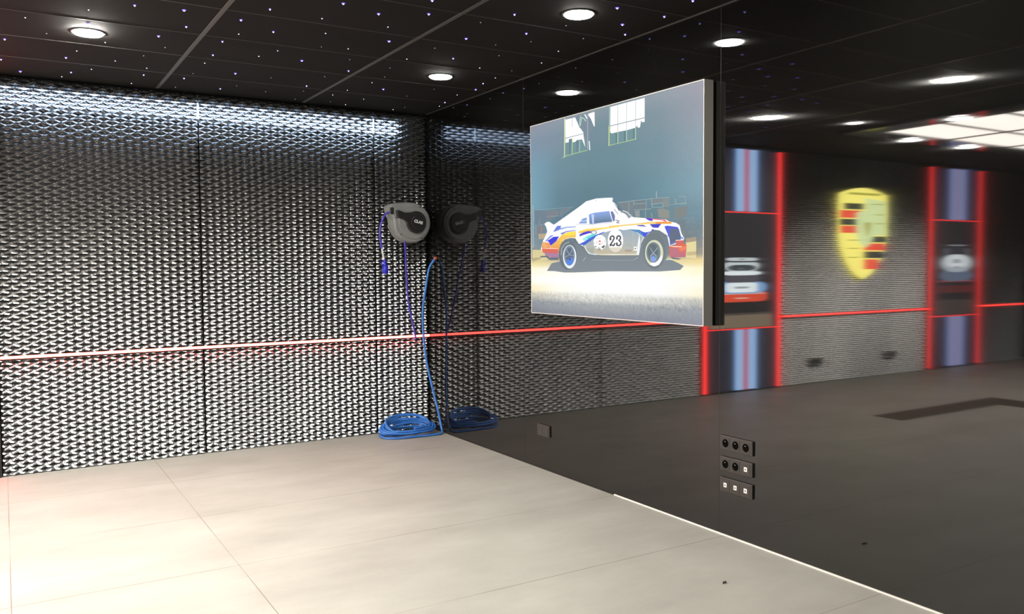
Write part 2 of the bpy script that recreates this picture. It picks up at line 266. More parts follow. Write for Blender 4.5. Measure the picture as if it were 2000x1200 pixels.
POLY = """0 218 755 367 751 367 710 217 681
1 71 656 183 651 183 598 80 580
2 100 591 207 589 197 555 109 550
3 52 770 213 756 212 660 61 662
4 376 755 545 757 448 720 376 699
5 61 768 546 758 546 761 61 771
6 117 703 117 659 124 658 124 702
6 119 657 189 654 189 658 119 661
6 137 654 141 583 147 583 143 654
7 67 657 67 580 74 580 74 657
8 217 711 368 708 367 711 216 714
8 410 713 410 679 414 678 414 713
9 23 810 37 806 39 495 19 485
10 1474 754 1532 753 1532 696 1477 699
11 1425 692 1474 693 1532 675 1532 627 1435 641
12 1210 694 1259 694 1259 651 1214 658
13 1576 689 1681 691 1681 636 1576 621
14 1601 611 1669 616 1672 565 1632 563
15 1206 756 1321 753 1321 699 1206 701
16 1375 753 1474 752 1474 726 1375 724
17 1043 756 1199 756 1199 663 1102 687
18 1042 755 1204 756 1204 759 1042 759
18 1202 756 1416 756 1416 759 1202 759
18 1414 756 1533 754 1532 757 1414 759
18 1200 758 1200 728 1205 728 1205 758
18 1319 755 1319 696 1323 696 1323 755
18 1202 699 1370 695 1369 698 1202 702
18 1366 756 1373 705 1378 705 1371 756
18 1374 704 1475 698 1475 701 1374 707
18 1476 698 1475 727 1470 727 1472 699
18 1473 728 1371 724 1371 720 1474 725
18 1411 799 1414 756 1422 756 1419 799
18 1312 698 1312 647 1317 647 1317 697
18 1581 745 1583 712 1588 711 1585 744
18 1585 711 1675 704 1675 707 1585 714
18 1606 752 1669 748 1669 751 1606 754
18 1666 750 1667 708 1670 708 1670 750
18 1206 736 1318 731 1318 734 1206 739
18 1369 672 1373 640 1378 640 1374 672
18 1151 753 1151 679 1155 679 1155 753
18 1535 708 1681 711 1681 713 1534 710
19 19 474 148 471 215 417 253 401 18 374
20 18 412 128 418 132 405 18 387
21 1675 485 1759 495 1759 387 1670 395
22 1682 426 1759 429 1759 408 1682 405
23 1675 506 1759 512 1759 487 1675 481
24 214 316 276 372 382 384 383 425 578 512 713 445 811 428 1058 424 1245 421 1301 519 1382 565 1448 562 1513 529 1532 468 1507 386 1558 380 1614 361 1656 345 1627 322 1449 313 951 314 542 305 436 305 308 315
25 128 426 215 428 253 414 364 412 364 394 252 395 205 417 128 416
26 183 662 222 674 255 671 292 654 311 650 403 682 631 762 698 789 812 800 907 797 984 793 995 785 987 767 1021 750 1055 713 1095 688 1203 654 1321 642 1500 625 1532 611 1589 600 1620 585 1639 533 1660 507 1645 482 1532 468 1513 529 1442 562 1382 569 1301 523 1273 488 1252 415 951 420 906 423 811 425 721 436 671 480 612 504 570 543 509 547 447 539 402 517 365 467 360 415 253 414 167 450 136 477 158 530 197 571 221 604 209 634
27 655 490 795 533 898 570 972 579 1058 584 1102 577 1167 580 1231 557 1294 526 1273 493 1249 422 951 427 827 429 746 435 696 460
28 692 472 779 477 786 430 738 436
29 783 463 1058 452 1254 448 1248 422 951 427 827 429 795 433
30 805 431 1016 423 1232 425 1250 415 984 418 852 422
31 1192 569 1191 473 1195 473 1197 569
32 1257 546 1265 502 1250 415 1230 419 1241 488
33 673 491 685 489 708 454 750 433 805 431 805 423 736 431 697 455
34 1131 480 1187 478 1187 479 1132 482
35 1115 452 1181 451 1181 438 1115 440
26 1202 469 1232 469 1232 444 1205 444
36 1224 457 1222 454 1219 453 1215 453 1212 455 1210 458 1212 461 1215 462 1219 462 1222 460
37 258 498 338 530 402 569 465 584 579 590 578 548 491 549 429 535 388 500 360 441 263 469
38 411 574 474 587 570 592 570 567 474 565
39 402 569 474 565 570 566 544 551 456 547 374 508
40 148 493 158 530 254 522 258 480 356 480 363 443 262 437 167 455
41 148 477 356 472 360 441 215 436 162 452
42 177 451 360 440 364 412 257 415 200 432
43 158 524 239 525 249 493 167 492
44 166 482 357 473 357 477 166 486
45 191 511 236 510 236 513 191 514
45 232 512 234 495 239 495 237 512
46 297 596 348 638 398 638 393 621 338 602
47 216 533 301 562 373 562 338 530 263 499 244 527
48 187 534 263 574 310 575 254 553 216 533
49 388 584 465 597 579 600 579 596 465 589 411 573
50 393 621 465 627 579 625 579 619 465 619 338 602
51 621 567 664 579 714 587 771 582 763 575 680 564 623 554
52 655 535 713 558 795 567 827 558 746 537 680 519
53 697 541 771 561 811 558 730 533
54 612 500 680 517 730 535 811 558 906 577 894 569 795 535 713 506 676 491
55 613 591 714 603 811 603 1058 606 1058 600 811 589 714 591 613 578
56 613 581 714 593 811 592 906 596 811 587 714 585 613 574
57 819 573 818 571 816 568 812 566 807 564 800 563 793 562 785 562 778 563 771 564 764 565 759 568 755 570 752 573 751 576 752 579 755 581 759 584 764 585 771 587 778 587 786 587 793 587 800 585 807 584 812 581 816 579 818 576
58 810 574 809 572 807 570 804 568 801 566 796 565 791 565 785 565 780 565 775 566 770 568 766 569 764 571 762 573 761 576 762 578 764 580 766 581 770 583 775 584 780 584 785 584 791 584 796 583 801 582 804 580 807 578 809 576
59 952 611 1245 613 1355 618 1551 608 1552 596 1355 605 1174 604 952 602
60 1409 614 1500 612 1552 605 1548 597 1461 601 1409 605
61 1314 643 1382 636 1383 622 1355 624 1335 631
62 1375 638 1494 624 1510 611 1494 613 1468 621 1382 631
63 1355 603 1461 601 1435 578 1409 579 1382 582
64 1231 603 1294 602 1327 588 1294 592 1245 597
65 1153 581 1259 573 1328 541 1301 525 1245 554
66 1266 565 1314 554 1369 559 1375 571 1395 571 1342 549 1308 525
67 1484 582 1513 587 1601 575 1629 559 1639 524 1629 491 1539 469 1532 511 1500 555
68 1542 571 1608 562 1629 525 1626 502 1589 492 1545 480 1535 528
26 1442 588 1487 586 1520 533 1513 529 1474 554 1435 569
26 1601 581 1620 578 1642 516 1632 520 1617 559
69 1629 516 1651 513 1654 501 1632 506
70 1532 466 1681 469 1679 439 1673 397 1545 396 1533 420
71 1536 455 1602 451 1627 406 1552 403
72 1614 449 1678 462 1675 443 1633 431
73 1531 465 1577 458 1578 462 1532 469
73 1576 458 1640 456 1640 460 1576 463
74 1588 496 1650 497 1667 469 1592 467
75 1587 495 1652 495 1652 499 1587 499
76 1545 399 1639 388 1614 383 1558 388
77 1500 382 1566 384 1565 387 1499 385
78 731 698 788 706 953 708 992 636 875 636 779 632 738 634
79 796 695 945 696 976 640 875 638 787 638
80 759 696 788 698 787 633 771 634
81 613 643 656 673 706 680 707 639
26 612 657 707 655 706 658 612 660
82 967 705 991 703 1014 674 1011 641 992 638
26 953 709 989 633 996 634 960 710
83 1010 751 1056 701 1062 703 1016 752
83 1021 738 1086 686 1090 688 1026 740
84 1003 716 1042 682 1047 684 1008 718
85 1019 643 1059 636 1061 640 1021 648
85 1058 641 1026 630 1029 626 1062 637
85 1027 626 1059 622 1060 627 1028 631
86 1102 687 1147 680 1194 666 1154 648 1128 672
87 1093 700 1138 687 1141 691 1095 704
87 1135 689 1173 663 1177 665 1140 691
88 1136 680 1158 655 1163 656 1140 682
89 810 796 814 781 818 781 814 796
90 984 790 995 785 987 767 984 769
91 578 637 731 628 731 631 578 639
91 730 628 992 629 991 631 729 631
92 591 428 589 405 581 383 568 364 551 347 530 335 507 327 483 325 458 327 435 335 414 348 396 365 383 385 374 408 372 431 375 455 383 477 397 497 415 514 436 526 460 533 484 534 508 531 531 523 552 510 569 493 581 473 589 451
93 406 429 411 477 400 478 395 429
93 409 473 452 508 443 511 400 477
93 447 505 504 517 500 523 443 511
94 584 414 582 396 576 379 566 364 553 351 538 341 521 335 503 333 485 335 468 341 452 351 439 365 430 381 424 398 422 417 424 435 430 453 440 468 453 481 469 491 486 496 504 498 522 495 539 489 554 479 567 465 576 450 582 433
95 566 422 564 407 559 392 551 379 541 368 529 360 515 355 501 353 486 355 472 360 460 369 449 380 442 393 437 408 435 424 437 440 442 455 450 468 460 479 473 487 487 492 501 493 516 491 530 486 542 477 552 466 559 452 564 438
96 547 428 545 416 542 406 536 396 529 388 521 382 511 379 501 377 490 379 481 383 472 389 465 397 459 407 456 418 455 429 456 440 460 451 465 461 473 469 481 475 491 478 501 479 512 478 521 474 530 467 537 459 542 450 545 439
97 472 390 508 410 545 406 543 375 501 355 463 373
98 506 429 467 472 459 469 498 426
98 504 426 548 467 540 470 496 429
98 500 431 447 416 451 411 504 426
98 499 426 557 420 558 425 500 431
99 517 398 515 392 509 389 503 389 498 392 496 398 498 403 503 406 509 406 515 403
100 1499 436 1496 412 1489 389 1477 369 1462 351 1443 338 1422 330 1399 328 1376 330 1355 339 1335 352 1319 370 1306 391 1299 415 1296 440 1299 465 1306 489 1319 510 1335 527 1355 539 1376 547 1399 549 1421 545 1442 536 1461 522 1477 505 1489 484 1496 460
101 1480 423 1478 406 1472 389 1462 374 1449 362 1433 352 1416 346 1397 344 1378 347 1360 353 1344 362 1331 375 1320 391 1314 408 1312 426 1314 445 1320 462 1330 477 1344 489 1360 499 1378 504 1397 505 1415 503 1433 496 1449 486 1462 473 1472 458 1478 441
102 1471 413 1468 382 1442 354 1396 344 1355 357 1382 374 1435 387
103 1455 428 1453 414 1449 401 1441 390 1431 380 1419 373 1405 368 1390 367 1376 368 1362 373 1349 381 1339 391 1331 403 1326 417 1324 431 1326 445 1331 458 1339 470 1349 480 1362 487 1376 491 1390 492 1405 490 1418 485 1431 478 1441 467 1449 455 1453 442
104 1432 433 1431 422 1428 412 1422 403 1415 396 1406 390 1396 386 1386 385 1375 387 1365 390 1356 396 1349 404 1343 414 1340 424 1338 435 1340 446 1343 456 1349 465 1356 473 1365 478 1375 482 1386 483 1396 481 1406 477 1415 471 1422 463 1427 454 1431 444
105 1393 423 1365 461 1358 459 1386 421
105 1391 420 1433 456 1426 460 1385 424
106 1385 421 1414 407 1419 411 1390 426
106 1412 411 1405 378 1413 377 1420 410
106 1387 426 1362 411 1367 407 1393 421
106 1361 411 1368 377 1376 378 1369 411
107 1406 389 1405 381 1400 374 1393 371 1385 371 1378 375 1373 381 1372 390 1373 398 1378 405 1385 409 1393 409 1400 405 1405 398
108 761 388 1059 382 1059 386 761 392
109 950 384 1197 382 1197 386 950 387
110 665 384 700 410 694 412 659 387
110 1203 383 1248 399 1245 403 1200 386
26 1099 511 1097 498 1094 486 1088 475 1080 464 1070 455 1059 448 1046 443 1033 440 1019 439 1005 440 991 444 979 450 967 458 957 467 949 478 943 490 939 503 938 516 939 529 943 542 949 553 957 564 967 573 979 580 992 585 1005 588 1019 588 1033 586 1047 582 1059 576 1071 569 1080 559 1088 548 1094 537 1097 524
111 948 470 1092 468 1073 453 1019 439 971 451
112 923 504 922 496 919 488 914 480 907 473 898 467 888 462 877 459 865 457 853 457 841 458 829 460 818 464 808 469 799 476 792 483 786 491 783 500 782 509 783 517 786 526 792 533 799 540 808 546 818 551 829 554 841 556 853 556 866 555 877 553 888 548 898 543 907 537 914 529 919 522 922 513
113 835 510 852 522 868 509
113 835 498 868 498 852 489
114 866 474 901 487 909 481 890 466
114 832 475 860 466 859 463 832 470
114 824 465 862 461 862 457 826 460
114 798 479 808 486 815 482 804 475
114 905 518 912 523 914 517
114 844 453 859 453 852 450
114 818 481 822 479 820 474 817 476
114 784 503 796 504 796 501 785 500
114 907 509 917 509 917 507 907 507
114 909 502 918 502 918 500 909 500
115 809 538 818 532 820 533 811 539
115 818 532 873 537 873 538 818 534
116 811 511 832 509 833 511 811 513
116 872 508 893 507 893 508 872 509
116 891 508 891 497 893 497 894 508
116 893 498 872 499 872 497 893 497
116 811 503 832 502 832 504 811 504
117 975 520 970 532 955 530 961 518
117 969 526 980 539 966 544 955 530
117 972 535 993 540 987 549 966 544
117 982 541 1002 534 1008 542 989 549
117 995 540 998 526 1013 527 1010 541
117 1000 532 986 513 999 509 1013 527
117 989 516 969 498 982 493 1001 511
117 972 501 955 485 967 479 985 496
117 971 529 970 527 967 525 963 525 960 526 957 527 956 530 957 532 960 533 963 534 967 533 970 531
117 979 540 978 538 975 536 972 536 968 536 965 538 964 540 965 543 968 544 972 545 975 544 978 542
117 995 544 994 542 992 540 988 540 984 540 981 542 980 544 981 547 984 548 988 549 992 548 994 546
117 1010 539 1009 537 1006 535 1003 534 999 535 996 537 995 539 996 542 999 543 1003 544 1006 543 1009 541
117 1013 528 1012 525 1009 524 1005 523 1001 524 999 526 998 528 999 530 1002 532 1005 533 1009 532 1012 530
117 1001 512 1000 510 997 508 994 508 990 509 987 510 986 513 987 515 990 517 994 517 997 516 1000 515
117 984 497 983 494 981 493 977 492 973 493 970 495 969 497 970 499 973 501 977 502 981 501 983 499
117 964 476 985 484 977 491 957 484
117 974 484 996 476 1002 484 980 491
117 999 476 1015 483 1006 491 990 483
117 1015 484 1018 497 1004 498 1001 485
117 986 487 985 484 983 483 979 482 975 483 973 485 972 487 973 489 975 491 979 491 983 491 985 489
117 1004 481 1003 478 1000 477 997 476 993 477 991 479 990 481 991 483 993 485 997 485 1000 485 1003 483
117 1015 486 1014 484 1012 482 1008 482 1005 482 1002 484 1001 486 1002 488 1005 490 1008 490 1012 490 1014 488
117 979 522 978 519 975 517 971 516 966 516 962 517 959 520 957 523 959 526 962 529 966 530 971 530 975 528 978 526
117 1041 523 1043 538 1029 539 1027 524
117 1037 532 1059 540 1052 548 1030 540
117 1048 540 1069 532 1075 540 1055 548
117 1063 538 1065 522 1079 522 1077 538
117 1069 528 1049 516 1059 510 1078 522
117 1049 512 1070 499 1080 505 1059 518
117 1066 504 1070 487 1083 488 1079 505
117 1073 494 1052 481 1062 475 1083 487
117 1063 483 1035 487 1033 478 1060 475
117 1044 482 1035 496 1022 493 1031 479
117 1043 537 1042 535 1039 533 1036 533 1032 533 1030 535 1029 537 1030 539 1032 541 1036 541 1039 541 1042 539
117 1060 543 1060 541 1057 539 1054 539 1050 539 1048 541 1047 543 1048 545 1050 547 1054 547 1057 547 1060 545
117 1077 536 1076 534 1073 533 1070 532 1066 533 1064 535 1063 537 1064 539 1066 541 1070 541 1073 540 1076 539
117 1079 524 1078 521 1075 520 1072 519 1068 520 1066 522 1065 524 1066 526 1068 528 1072 528 1075 527 1078 526
117 1063 514 1062 512 1059 510 1056 510 1052 510 1050 512 1049 514 1050 516 1052 518 1056 518 1059 518 1062 516
117 1080 503 1079 501 1076 499 1073 499 1070 499 1067 501 1066 503 1067 505 1070 507 1073 507 1076 507 1079 505
117 1083 489 1082 487 1080 485 1076 485 1073 486 1070 487 1069 489 1070 492 1073 493 1076 494 1080 493 1082 491
117 1066 479 1065 477 1062 475 1059 475 1055 476 1053 477 1052 479 1053 482 1055 483 1059 484 1062 483 1065 481
117 1044 482 1043 480 1040 478 1037 478 1033 479 1031 480 1030 483 1031 485 1033 486 1037 487 1040 486 1043 484
117 1046 525 1045 522 1042 520 1038 518 1034 519 1029 520 1027 522 1026 525 1027 528 1029 530 1034 532 1038 531 1042 530 1045 528
117 1045 493 1044 490 1041 488 1036 486 1031 486 1027 488 1024 491 1023 494 1024 497 1027 499 1031 500 1036 500 1041 499 1044 496
118 459 1335 663 1329 703 1139 720 1131 459 1121
26 459 1376 578 1373 631 1294 673 1268 676 1231 695 1154 655 1213 596 1215 582 1207 550 1205 536 1233 504 1234 500 1213 460 1214
119 583 1377 724 1375 758 1335 791 1275 757 1252 750 1197 720 1135 693 1164 677 1251 635 1297
26 731 1374 799 1376 801 1276 791 1282 758 1335 728 1365
26 682 1375 696 1376 719 1345 711 1341
120 733 1191 744 1191 751 1129 738 1130
121 502 1234 535 1234 525 1128 501 1126
121 589 1213 614 1213 610 1130 592 1130
122 638 1373 625 1335 634 1332 647 1371
122 625 1336 632 1304 641 1304 634 1335
122 640 1303 658 1359 649 1361 632 1305
122 650 1358 683 1344 687 1348 654 1362
122 679 1346 698 1326 706 1328 686 1348
123 660 1361 703 1334 706 1336 664 1363
124 539 1234 536 1128 543 1127 547 1233
125 628 1210 623 1130 631 1129 635 1209
126 447 1386 443 1115 453 1114 458 1384
127 423 1111 462 1119 459 1123 420 1115
127 459 1119 594 1126 592 1130 457 1123
127 592 1126 718 1129 717 1133 590 1130
128 458 1244 695 1247 693 1250 456 1248
129 541 1377 540 1317 544 1316 544 1376
130 717 1373 716 1134 725 1133 726 1372
131 693 1247 802 1252 800 1255 692 1250
132 961 1223 1223 1223 1228 1137 961 1134
26 970 1381 1310 1380 1310 1232 1287 1234 1275 1245 1266 1206 1246 1205 1238 1218 1213 1209 1135 1206 1051 1208 982 1207 966 1218
133 1023 1203 1042 1202 1042 1132 1023 1132
133 1108 1204 1126 1204 1126 1134 1108 1134
133 1197 1205 1213 1206 1213 1136 1197 1136
134 1045 1383 1044 1213 1049 1212 1049 1382
135 1044 1214 1043 1134 1050 1133 1050 1213
134 1133 1382 1133 1208 1137 1207 1137 1381
135 1132 1209 1132 1136 1138 1136 1138 1208
134 1221 1382 1221 1214 1225 1213 1225 1381
135 1220 1215 1220 1137 1226 1136 1226 1214
136 965 1255 1310 1256 1309 1260 964 1259
137 957 1382 955 1261 964 1260 966 1380
138 952 1260 951 1131 959 1130 960 1259
139 957 1132 1101 1134 1100 1137 956 1135
139 1099 1134 1232 1137 1230 1141 1098 1137
140 970 1380 1310 1379 1310 1381 969 1382"""
BACK = [(0.0, '8d93a3 8b98a6 85979f 82949f 909ba6 a2a1ac'), (0.1, '7b93a8 7c909f 718c98 6f8c97 7d929d 9a9eab'), (0.25, '74a0b4 6a8b9b 668894 678a96 728f9c 8fa2ae'), (0.42, '76a4b8 5f8292 5a7c8b 5d8090 69909e 83a3b2'), (0.53, '6a93a8 587a8a 557584 5b7c8a 63838f 7594a2'), (0.62, '7d949f 6a808c 68787f 6b7b80 717c80 72858f'), (0.7, '96978f 7c8587 7a7f80 7d8282 7f8280 9a958a'), (0.735, 'f0e2a0 e0d2a6 d8d0b8 d8d0b8 e4d8ac f2dc98'), (0.77, 'fffbe0 fffdf0 fffff4 ffffff fffff0 fff8d0'), (0.82, 'fffff6 ffffff ffffff ffffff ffffff ffffee'), (0.872, 'fff0c8 fffff2 ffffff ffffff ffffff fdf7d8'), (0.905, 'c0bcb0 d8d6cc e2e2dc dcdcd6 cfcfca bcbcb6'), (0.945, '8f959d 989ea4 a2a7aa a0a6aa 9aa0a6 989ea6'), (1.0, '7f8590 858a96 888c98 868a98 868a98 8c909e')]
STARS = [(-2.82,-2.22,1),(-3.03,-2.0,0),(-3.01,-1.71,1),(-3.33,-1.66,0),(-3.21,-1.35,0),(-3.43,-1.08,1),(-3.02,-0.98,0),(-3.07,-0.75,1),(-2.77,-0.81,0),(-2.55,-0.69,0),(-2.54,-0.46,1),(-3.01,-0.29,1),(-3.06,-0.09,0),(-3.33,-0.14,1),(-2.89,-0.46,0),(-2.88,-1.3,0),(-2.61,-1.63,1),(-2.53,-1.36,0),(-2.62,-1.06,0),(-2.58,-0.1,0),(-2.26,-0.12,0),(-2.26,-0.49,1),(-2.57,-2.26,1),(-2.5,-1.93,1),(-2.24,-1.7,1),(-2.22,-1.32,1),(-2.22,-1.05,0),(-2.23,-0.68,0),(-1.94,-0.24,1),(-1.85,-0.41,0),(-1.96,-0.84,1),(-2.19,-1.92,0),(-2.25,-2.23,1),(-3.45,-0.48,1),(-2.16,-2.52,1),(-2.02,-2.08,1),(-1.84,-2.82,1),(-1.85,-2.49,0),(-1.73,-2.2,0),(-1.65,-1.88,0),(-1.87,-1.64,0),(-1.94,-1.43,0),(-1.65,-1.46,1),(-1.69,-0.82,0),(-1.37,-0.68,1),(-1.59,-0.29,0),(-1.29,-0.11,0),(-1.33,-0.47,0),(-1.35,-1.06,0),(-1.26,-1.33,1),(-1.37,-1.65,0),(-1.03,-0.68,0),(-1.07,-0.44,0),(-0.99,-0.15,0),(-0.83,-0.09,0),(-0.78,-0.4,0),(-0.96,-1.04,0),(-0.79,-0.86,1),(-0.95,-1.27,0),(-1.03,-1.56,0),(-1.32,-2.23,1),(-1.45,-2.52,0),(-1.6,-2.74,1),(-1.35,-2.88,1),(-1.44,-3.11,1),(-1.03,-1.86,0),(-0.51,-0.7,0),(-0.32,-0.23,0),(-0.37,-0.08,0),(-0.99,-2.22,0),(-0.76,-2.04,1),(-0.92,-2.53,1),(-1.01,-2.88,0),(-0.68,-2.49,0),(-0.52,-2.26,0),(-0.46,-1.88,0),(-0.2,-1.66,0),(-0.21,-1.92,0),(-0.19,-1.45,1),(-0.13,-1.22,1),(-0.16,-0.95,0),(-0.11,-0.62,1),(-0.07,-0.43,0),(-0.43,-1.06,0),(-1.48,-1.92,0),(-0.92,-3.12,1),(-0.65,-2.82,1),(-0.52,-2.67,0),(-0.15,-2.23,0),(-0.23,-2.56,0),(-0.27,-2.9,0),(-0.53,-3.08,0),(-0.48,-3.51,1),(-0.25,-3.27,1),(-0.1,-3.11,1),(-0.14,-3.52,1),(-0.2,-3.82,1)]

# ---------------------------------------------------------------- expanded metal cladding
PX, PZ = 0.1181, 0.0268      # diamond pitch along the wall, rise per row
def cladding(x0, x1, label, edges=(True, True)):
    n = max(1, round((x1 - x0) / PX * 8)); xs = np.linspace(x0, x1, n + 1)
    ph = xs / PX
    tri = 2 * np.abs(2 * (ph - np.floor(ph + 0.5))) - 1          # -1..1
    w = 0.55 * tri - 0.45 * np.cos(2 * np.pi * ph)
    e = np.zeros_like(xs)
    if edges[0]: e = np.maximum(e, np.exp(-((xs - x0) / 0.028) ** 2))
    if edges[1]: e = np.maximum(e, np.exp(-((xs - x1) / 0.028) ** 2))
    rows = int((H - 0.02) / PZ); V = []; Fc = []
    NS = 5; th = 0.0022
    for k in range(rows):
        s = 1 if k % 2 else -1
        ww = w * s
        zc = 0.022 + PZ * k + 0.0066 * ww
        open_ = 1 - ww ** 2                                   # 1 in the free strand, 0 at the knuckles
        hh = 0.0102 + 0.0028 * open_                          # half height of the strand
        dep = 0.0050 + 0.0250 * open_                         # how far the strand leans out
        yb = 0.010 + 0.0 * e - 0.003 * ww
        sec = []
        for q in range(NS):                                   # curved face: leans back at the top, upright at the bottom
            t = q / (NS - 1)
            sec.append((yb - dep * (1 - (1 - t) ** 1.7), zc + hh - (2 * hh + 0.0075 * np.clip(ww, 0, 1) ** 1.6) * t ** 1.12))
        sec.append((sec[-1][0] + th * 0.9, sec[-1][1] - 0.0004))
        sec.append((sec[2][0] + th, sec[2][1] - th * 0.5)); sec.append((sec[0][0] + th * 0.4, sec[0][1] - th))
        base = len(V); n2 = len(sec)
        for i in range(n + 1):
            for (yy, zz) in sec: V.append((xs[i], float(yy[i]), float(zz[i])))
        for i in range(n):
            a = base + n2 * i; b_ = a + n2
            for q in range(n2):
                r_ = (q + 1) % n2
                Fc.append((a + q, b_ + q, b_ + r_, a + r_))
        Fc.append(tuple(range(base, base + n2))); t = base + n2 * n; Fc.append(tuple(range(t, t + n2))[::-1])
    me = bpy.data.meshes.new('expanded_metal_panel'); me.from_pydata(V, [], Fc); me.update(); me.materials.append(M['metal'])
    me.polygons.foreach_set('use_smooth', [True] * len(Fc)); me.set_sharp_from_angle(angle=math.radians(42))
    o = bpy.data.objects.new('expanded_metal_panel', me); C.objects.link(o)
    # dark upright rails the sheet is screwed to
    tag(o, label, 'wall panel')
    for x in (x0 + 0.018, x1 - 0.018):
        one_box('mounting_rail', (x - 0.015, 0.045, 0.0), (x + 0.015, 0.119, 2.62), M['soft_black'], o)
    return o
SEAMS = [-0.533, -2.07]
cladding(-0.526, -0.006, 'narrow silver expanded metal panel behind the grey cable reel in the corner', (True, False))
cladding(-2.063, -0.538, 'silver expanded metal panel between the two dark vertical seams')
cladding(-3.527, -2.077, 'silver expanded metal panel lit whitest, beyond the seam farthest from the cable reel', (False, True))
cladding(-6.305, -4.915, 'mirrored metal panel behind the crest half nearer the orange car picture', (False, True))
cladding(-7.975, -6.312, 'mirrored metal panel behind the crest half nearer the white car picture', (True, False))
cladding(-10.60, -9.355, 'metal panel at the end wall, mirrored past both red-edged pillars', (False, False))

# red line along the cladding and cold white cove at its top
for x0, x1, t in ((-3.527, -0.004, 'crossing behind the hanging cables'), (-7.975, -4.915, 'passing under the crest sign'), (-10.60, -9.355, 'past the white car pillar')):
    o = thing('led_strip', 'thin glowing red line of light on the metal wall, ' + t, 'light strip', (x0, -0.02, 0.892))
    one_box('diffuser', (x0, -0.0355, 0.8845), (x1, -0.0335, 0.9055), M['red_line'], o)
    one_box('housing', (x0, -0.0335, 0.8835), (x1, -0.019, 0.9065), M['black'], o)
o = thing('cove_light', 'cold white light strip behind the top of the metal mesh, ending short of the corner', 'light strip', (-1.87, 0.10, 2.9))
one_box('diffuser', (-3.51, 0.100, 2.800), (-0.24, 0.104, 2.930), M['cove'], o)
one_box('housing', (-3.52, 0.104, 2.76), (-0.23, 0.1195, 2.935), M['alu'], o)
one_box('added_top_baffle', (-3.525, 0.030, 2.936), (-0.22, 0.1195, 2.945), M['soft_black'], o)  # hidden baffle added to keep the backing above the strip dark
one_box('added_lower_baffle', (-3.525, 0.070, 2.752), (-0.22, 0.1195, 2.757), M['soft_black'], o)  # hidden baffle added to stop strip light raking the mesh below

# ---------------------------------------------------------------- pillars with backlit stripes and car pictures (seen in the gloss wall)
def em(name, h, k): return mat(name, (0.05, 0.05, 0.05), 0.4, emit=lin(h), strength=k)
def pillar(x0, x1, stripes, pic, label, k):
    """x grows to the right; the mirrored picture flips it"""
    t = thing('light_pillar', label, 'pillar', ((x0 + x1) / 2, 0, 0))
    yb = -0.03
    one_box('body', (x0, yb, 0.0), (x1, 0.118, H - 0.02), M['black'], t, 0.002)
    for a, b in ((x0 + 0.03, x0 + 0.08), (x1 - 0.08, x1 - 0.03)):
        one_box('red_light_bar', (a, yb - 0.002, 0.015), (b, yb, H - 0.05), M['red'], t)
    for (z0, z1) in ((0.02, 0.765), (2.195, 2.95)):
        bm = bmesh.new(); mats = []
        box(bm, (x0 + 0.10, yb - 0.004, z0), (x1 - 0.10, yb, z1)); mats.append(em('print_navy', '2a2a3c', 0.35 * k))
        for a, b, c in stripes:
            f0 = len(bm.faces); box(bm, (a, yb - 0.006, z0 + 0.003), (b, yb - 0.004, z1 - 0.003)); mats.append(em('print_stripe', c, k))
            bm.faces.ensure_lookup_table()
            for f in bm.faces[f0:]: f.material_index = len(mats) - 1
        link('striped_print', bm, mats, t)
    for z in (0.772, 2.186): one_box('red_edge_line', (x0 + 0.09, yb - 0.007, z - 0.004), (x1 - 0.09, yb, z + 0.004), M['red'], t)
    bm = bmesh.new(); mats = [em('print_night', '30303a', 0.3 * k)]
    box(bm, (x0 + 0.10, yb - 0.004, 0.78), (x1 - 0.10, yb, 2.18))
    for j, (c, kk, shape) in enumerate(pic):
        f0 = len(bm.faces); prism(bm, shape, yb - 0.0042 - 0.0003 * j, yb - 0.0046 - 0.0003 * j); mats.append(em('print_ink', c, kk * k))
        bm.faces.ensure_lookup_table()
        for f in bm.faces[f0:]: f.material_index = len(mats) - 1
    link('car_picture', bm, mats, t)
    return t
def rc(cx, cz, hw, hh, r=0.3, n=4):
    """rounded rectangle outline"""
    rx, rz = hw * r, hh * min(1, r * 1.6); out = []
    for sx_, sz_, a0 in ((1, 1, 0), (-1, 1, 90), (-1, -1, 180), (1, -1, 270)):
        for i in range(n + 1):
            a = math.radians(a0 + 90 * i / n); out.append((cx + sx_ * (hw - rx) + rx * math.cos(a), cz + sz_ * (hh - rz) + rz * math.sin(a)))
    return out
def car1(cx):
    return [('8f7f68', .55, rc(cx, 0.885, .53, .10, .02)), ('5a5048', .5, rc(cx, 0.97, .53, .03, .02)), ('141416', .5, rc(cx, 1.05, .52, .085, .2)),
            ('d9482c', .9, rc(cx, 1.165, .44, .065, .35)), ('f0b49c', .8, rc(cx, 1.20, .40, .008)), ('f2d0b8', .8, rc(cx, 1.145, .10, .007)),
            ('6f9fcf', .9, rc(cx, 1.275, .43, .075, .5)), ('dfe8ea', 1., rc(cx, 1.275, .27, .06, .3)), ('9aa0a8', .8, rc(cx, 1.275, .12, .012)),
            ('55525c', .7, rc(cx, 1.385, .30, .05, .4)), ('3a3d48', .6, rc(cx, 1.385, .40, .035, .6)), ('55525c', .7, rc(cx, 1.385, .29, .05, .4)),
            ('dfe8ea', 1., rc(cx, 1.45, .33, .026, .5)), ('c8d4d6', .9, rc(cx, 1.535, .30, .065, .6)), ('39444a', .6, rc(cx, 1.515, .24, .035, .6)), ('75807f', .6, rc(cx + .02, 1.505, .05, .012)),
            ('3b3f46', .6, rc(cx, 1.59, .27, .010, .6)), ('c9d0d2', .9, rc(cx, 1.618, .26, .020, .4)), ('7f8488', .8, rc(cx, 1.618, .04, .009))]
